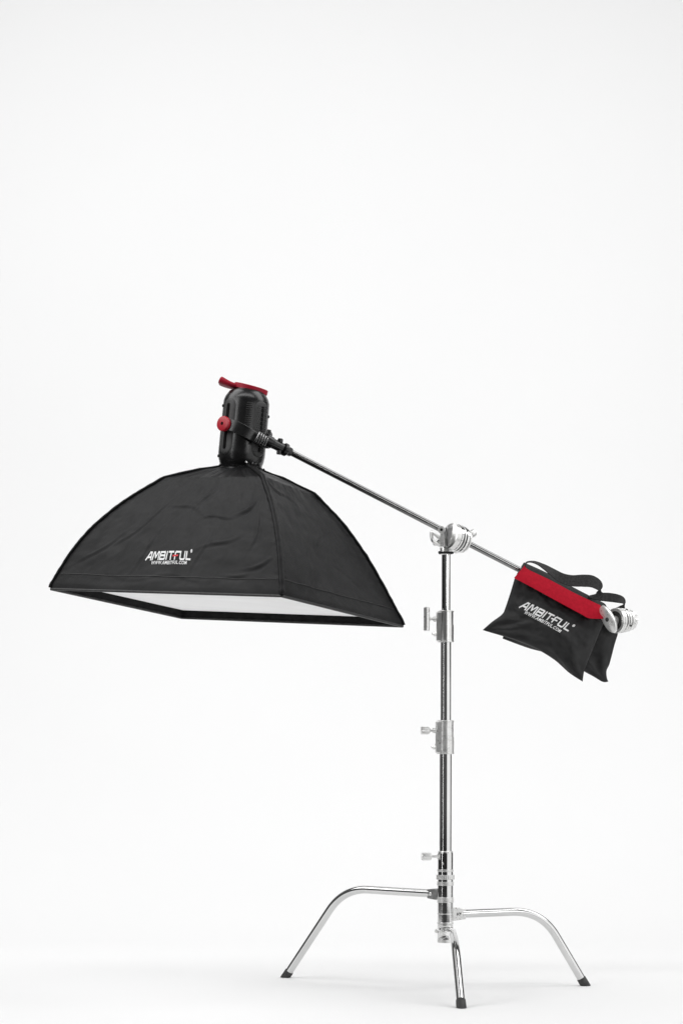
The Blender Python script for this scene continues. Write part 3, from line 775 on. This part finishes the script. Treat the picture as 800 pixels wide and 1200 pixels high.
# cloth saddle over the arm joining both pouches, black on its crown and red on the front flap
def lerp2(a, b, t): return (a[0]+(b[0]-a[0])*t, a[1]+(b[1]-a[1])*t)
def strip(name, top, bot, Yt, Yb_, m, thick, nu=48, nv=10, wob=0.0015, bulge=.004):
    A, B = edge(top, nu), edge(bot, nu); bm = bmesh.new(); g = {}
    for s in (0, 1):
        g[s] = []
        for j in range(nv+1):
            v = j/nv; row = []
            for i in range(nu+1):
                q = A[i].lerp(B[i], v); y = Yt+(Yb_-Yt)*v-bulge*math.sin(PI*v)+wob*noise.noise(V((i*.12, v*2, 3)))-(1-s)*thick
                row.append(bm.verts.new(P(q.x, q.y, y)))
            g[s].append(row)
        for j in range(nv):
            for i in range(nu): bm.faces.new((g[s][j][i], g[s][j][i+1], g[s][j+1][i+1], g[s][j+1][i]))
    for i in range(nu):
        for j in (0, nv): bm.faces.new((g[0][j][i], g[0][j][i+1], g[1][j][i+1], g[1][j][i]))
    for j in range(nv):
        for i in (0, nu): bm.faces.new((g[0][j][i], g[0][j+1][i], g[1][j+1][i], g[1][j][i]))
    return obj(name, bm, m, bag)
strip('saddle', [(613.5, 659), (640, 671), (673, 689), (708, 707)], [(605, 673), (640, 692), (675, 709), (708, 724)], YB+.005, YB-.052, M['web'], .003, bulge=.0)
strip('saddle_back', [(614.5, 660), (640, 672), (673, 690), (709, 708)], [(613, 669), (645, 687), (680, 704), (718, 724)], YB+.012, YB+.050, M['web'], .003, bulge=-.004)
band = strip('red_band', [(614.6, 662.5), (618.5, 667.2), (645, 680), (672, 694.5), (703.5, 709.5)], [(602.0, 677.3), (625, 689.5), (655, 706), (680, 719.5), (690, 724.6), (706.5, 725.3)], YB-.052, YB-.079, M['redweb'], .0025, bulge=.002)
# stitched edges of the band
for top_, ofs in (((615.5, 665.2, 703.5, 712), 0), ((605, 676.3, 688, 721), 0)):
    x0, y0, x1, y1 = top_; bm = bmesh.new()
    for k in range(34):
        a = P(x0+(x1-x0)*k/34, y0+(y1-y0)*k/34+.9*math.sin(PI*k/34), YB-.066-.0290*(0 if y0 < 670 else 1)+.0)
        b = P(x0+(x1-x0)*(k+.6)/34, y0+(y1-y0)*(k+.6)/34+.9*math.sin(PI*k/34), YB-.066-.0290*(0 if y0 < 670 else 1))
    bm.free()
# webbing handles
def strap(name, pts, w, Ys, wd, t=.0026):
    c = smooth_curve([P(x, y, q) for (x, y), q in zip(pts, Ys)], 8)
    ww = []
    for i in range(len(c)):
        if not hasattr(w, '__len__'): ww.append(w); continue
        f = i/(len(c)-1)*(len(w)-1); k = min(int(f), len(w)-2); ww.append(w[k]+(w[k+1]-w[k])*(f-k))
    wdl = [wd.lerp(wd, 0)]*len(c) if not isinstance(wd, list) else [wd[min(len(wd)-1, int(i/(len(c)-1)*(len(wd)-1)))].lerp(wd[min(len(wd)-1, int(i/(len(c)-1)*(len(wd)-1))+1)], (i/(len(c)-1)*(len(wd)-1)) % 1) for i in range(len(c))]
    bm = bmesh.new(); ribbon(bm, c, None, ww, t, wdir=wdl)
    return obj(name, bm, M['web'], bag, bevel=.0006)
fz = V((0, .25, 1)).normalized(); fy = V((.1, 1, .25)).normalized()
strap('handle', [(617.5, 668), (615.0, 662), (618.5, 658.6), (627, 659.2), (637, 664), (648, 671.2), (658, 677.4), (670, 680.6), (683, 680.6), (693, 681.4), (701, 686), (703.6, 693), (699, 699), (690, 698.5)], [.020, .020, .020, .021, .024, .026, .029, .033, .036, .036, .032, .028, .024, .022],
      [YB-.03, YB-.03, YB-.03, YB-.03, YB-.032, YB-.035, YB-.038, YB-.038, YB-.036, YB-.034, YB-.03, YB-.025, YB-.02, YB-.01],
      [fy, fy, fy, V((0, .8, .5)).normalized(), V((0, .5, .8)).normalized(), fz, fz, fz, fz, fz, V((0, .5, .9)).normalized(), fy])
strap('handle', [(699, 703), (702.5, 699.8), (712, 700), (722, 701.3), (730, 703.8), (731.5, 707.8), (728.5, 713), (722, 716)], [.020, .024, .027, .026, .024, .022, .020, .018],
      [YB+.03, YB+.02, YB+.02, YB+.02, YB+.022, YB+.03, YB+.035, YB+.035], [fz, fz, fz, fz, V((0, .5, .8)).normalized(), V((.3, .6, .6)).normalized(), fz, fz])
# print on the front pouch
def inv_front(px, py):
    u, v = .5, .4
    for _ in range(25):
        def g(a, b): return to_px(front.front(max(0, min(1, a)), max(0, min(1, b))))
        p = g(u, v); e = 2e-3; pu, pv = g(u+e, v), g(u, v+e)
        a, c = (pu[0]-p[0])/e, (pu[1]-p[1])/e; b, d = (pv[0]-p[0])/e, (pv[1]-p[1])/e
        det = a*d-b*c; r0, r1 = px-p[0], py-p[1]
        u += .7*(r0*d-b*r1)/det; v += .7*(a*r1-c*r0)/det
        u = max(.01, min(.99, u)); v = max(.01, min(.99, v))
    return u, v
def quadmap(A, B, C):
    a, b, c = A, B, C
    u0, v0 = inv_front(*a); u1, v1 = inv_front(*b); u2, v2 = inv_front(*c)
    return lambda x, y: front.front(u0+(u1-u0)*x+(u2-u0)*y, v0+(v1-v0)*x+(v2-v0)*y, .0013)
logo(quadmap((608.2, 712.3), (667.5, 741.6), (611.9, 703.0)), fp, False)
url_text(quadmap((614.0, 719.6), (656.3, 742.3), (616.0, 715.6)), fp)

# ---------------------------------------------------------------- light
w = bpy.data.worlds.new('World'); SC.world = w; w.use_nodes = True
bg = w.node_tree.nodes['Background']; bg.inputs[0].default_value = (1, 1, 1, 1); bg.inputs[1].default_value = .10
def area(name, loc, target, sx, sy, power, col=(1, 1, 1)):
    l = bpy.data.lights.new(name, 'AREA'); l.shape = 'RECTANGLE'; l.size = sx; l.size_y = sy; l.energy = power; l.color = col
    o = bpy.data.objects.new(name, l); COL.objects.link(o); o.location = loc
    o.rotation_euler = (V(target)-V(loc)).to_track_quat('-Z', 'Y').to_euler(); return o
area('overhead_lamp', (-3.3, .05, 4.5), (-1.2, .7, 0), 2.6, 4.4, 121)
area('overhead_lamp', (3.1, .05, 4.5), (1.0, .7, 0), 2.6, 4.4, 120)
area('backdrop_lamp', (-.8, -2.4, 5.2), (-.6, 3.8, 4.6), 6.5, 1.6, 168)
area('front_key_lamp', (-3.9, -2.8, 3.1), (-.4, 0, 1.2), 2.4, 2.2, 54)
area('added_streak_lamp', (2.4, -5.2, 1.75), (0, 0, 1.3), 1.6, .32, 14)  # added lamp, placed only to mirror a bright streak along the arm
area('side_strip_lamp', (2.9, -1.7, 1.3), (.05, 0, 1.2), 5.0, 2.6, 46)
area('left_strip_lamp', (-3.6, -2.9, 1.5), (0, 0, .9), .16, 3.0, 9)

# ---------------------------------------------------------------- render
SC.render.engine = 'CYCLES'
SC.view_settings.view_transform = 'Standard'; SC.view_settings.look = 'None'; SC.view_settings.exposure = 0; SC.view_settings.gamma = 1
SC.render.resolution_x = 682; SC.render.resolution_y = 1024
SC.cycles.max_bounces = 10
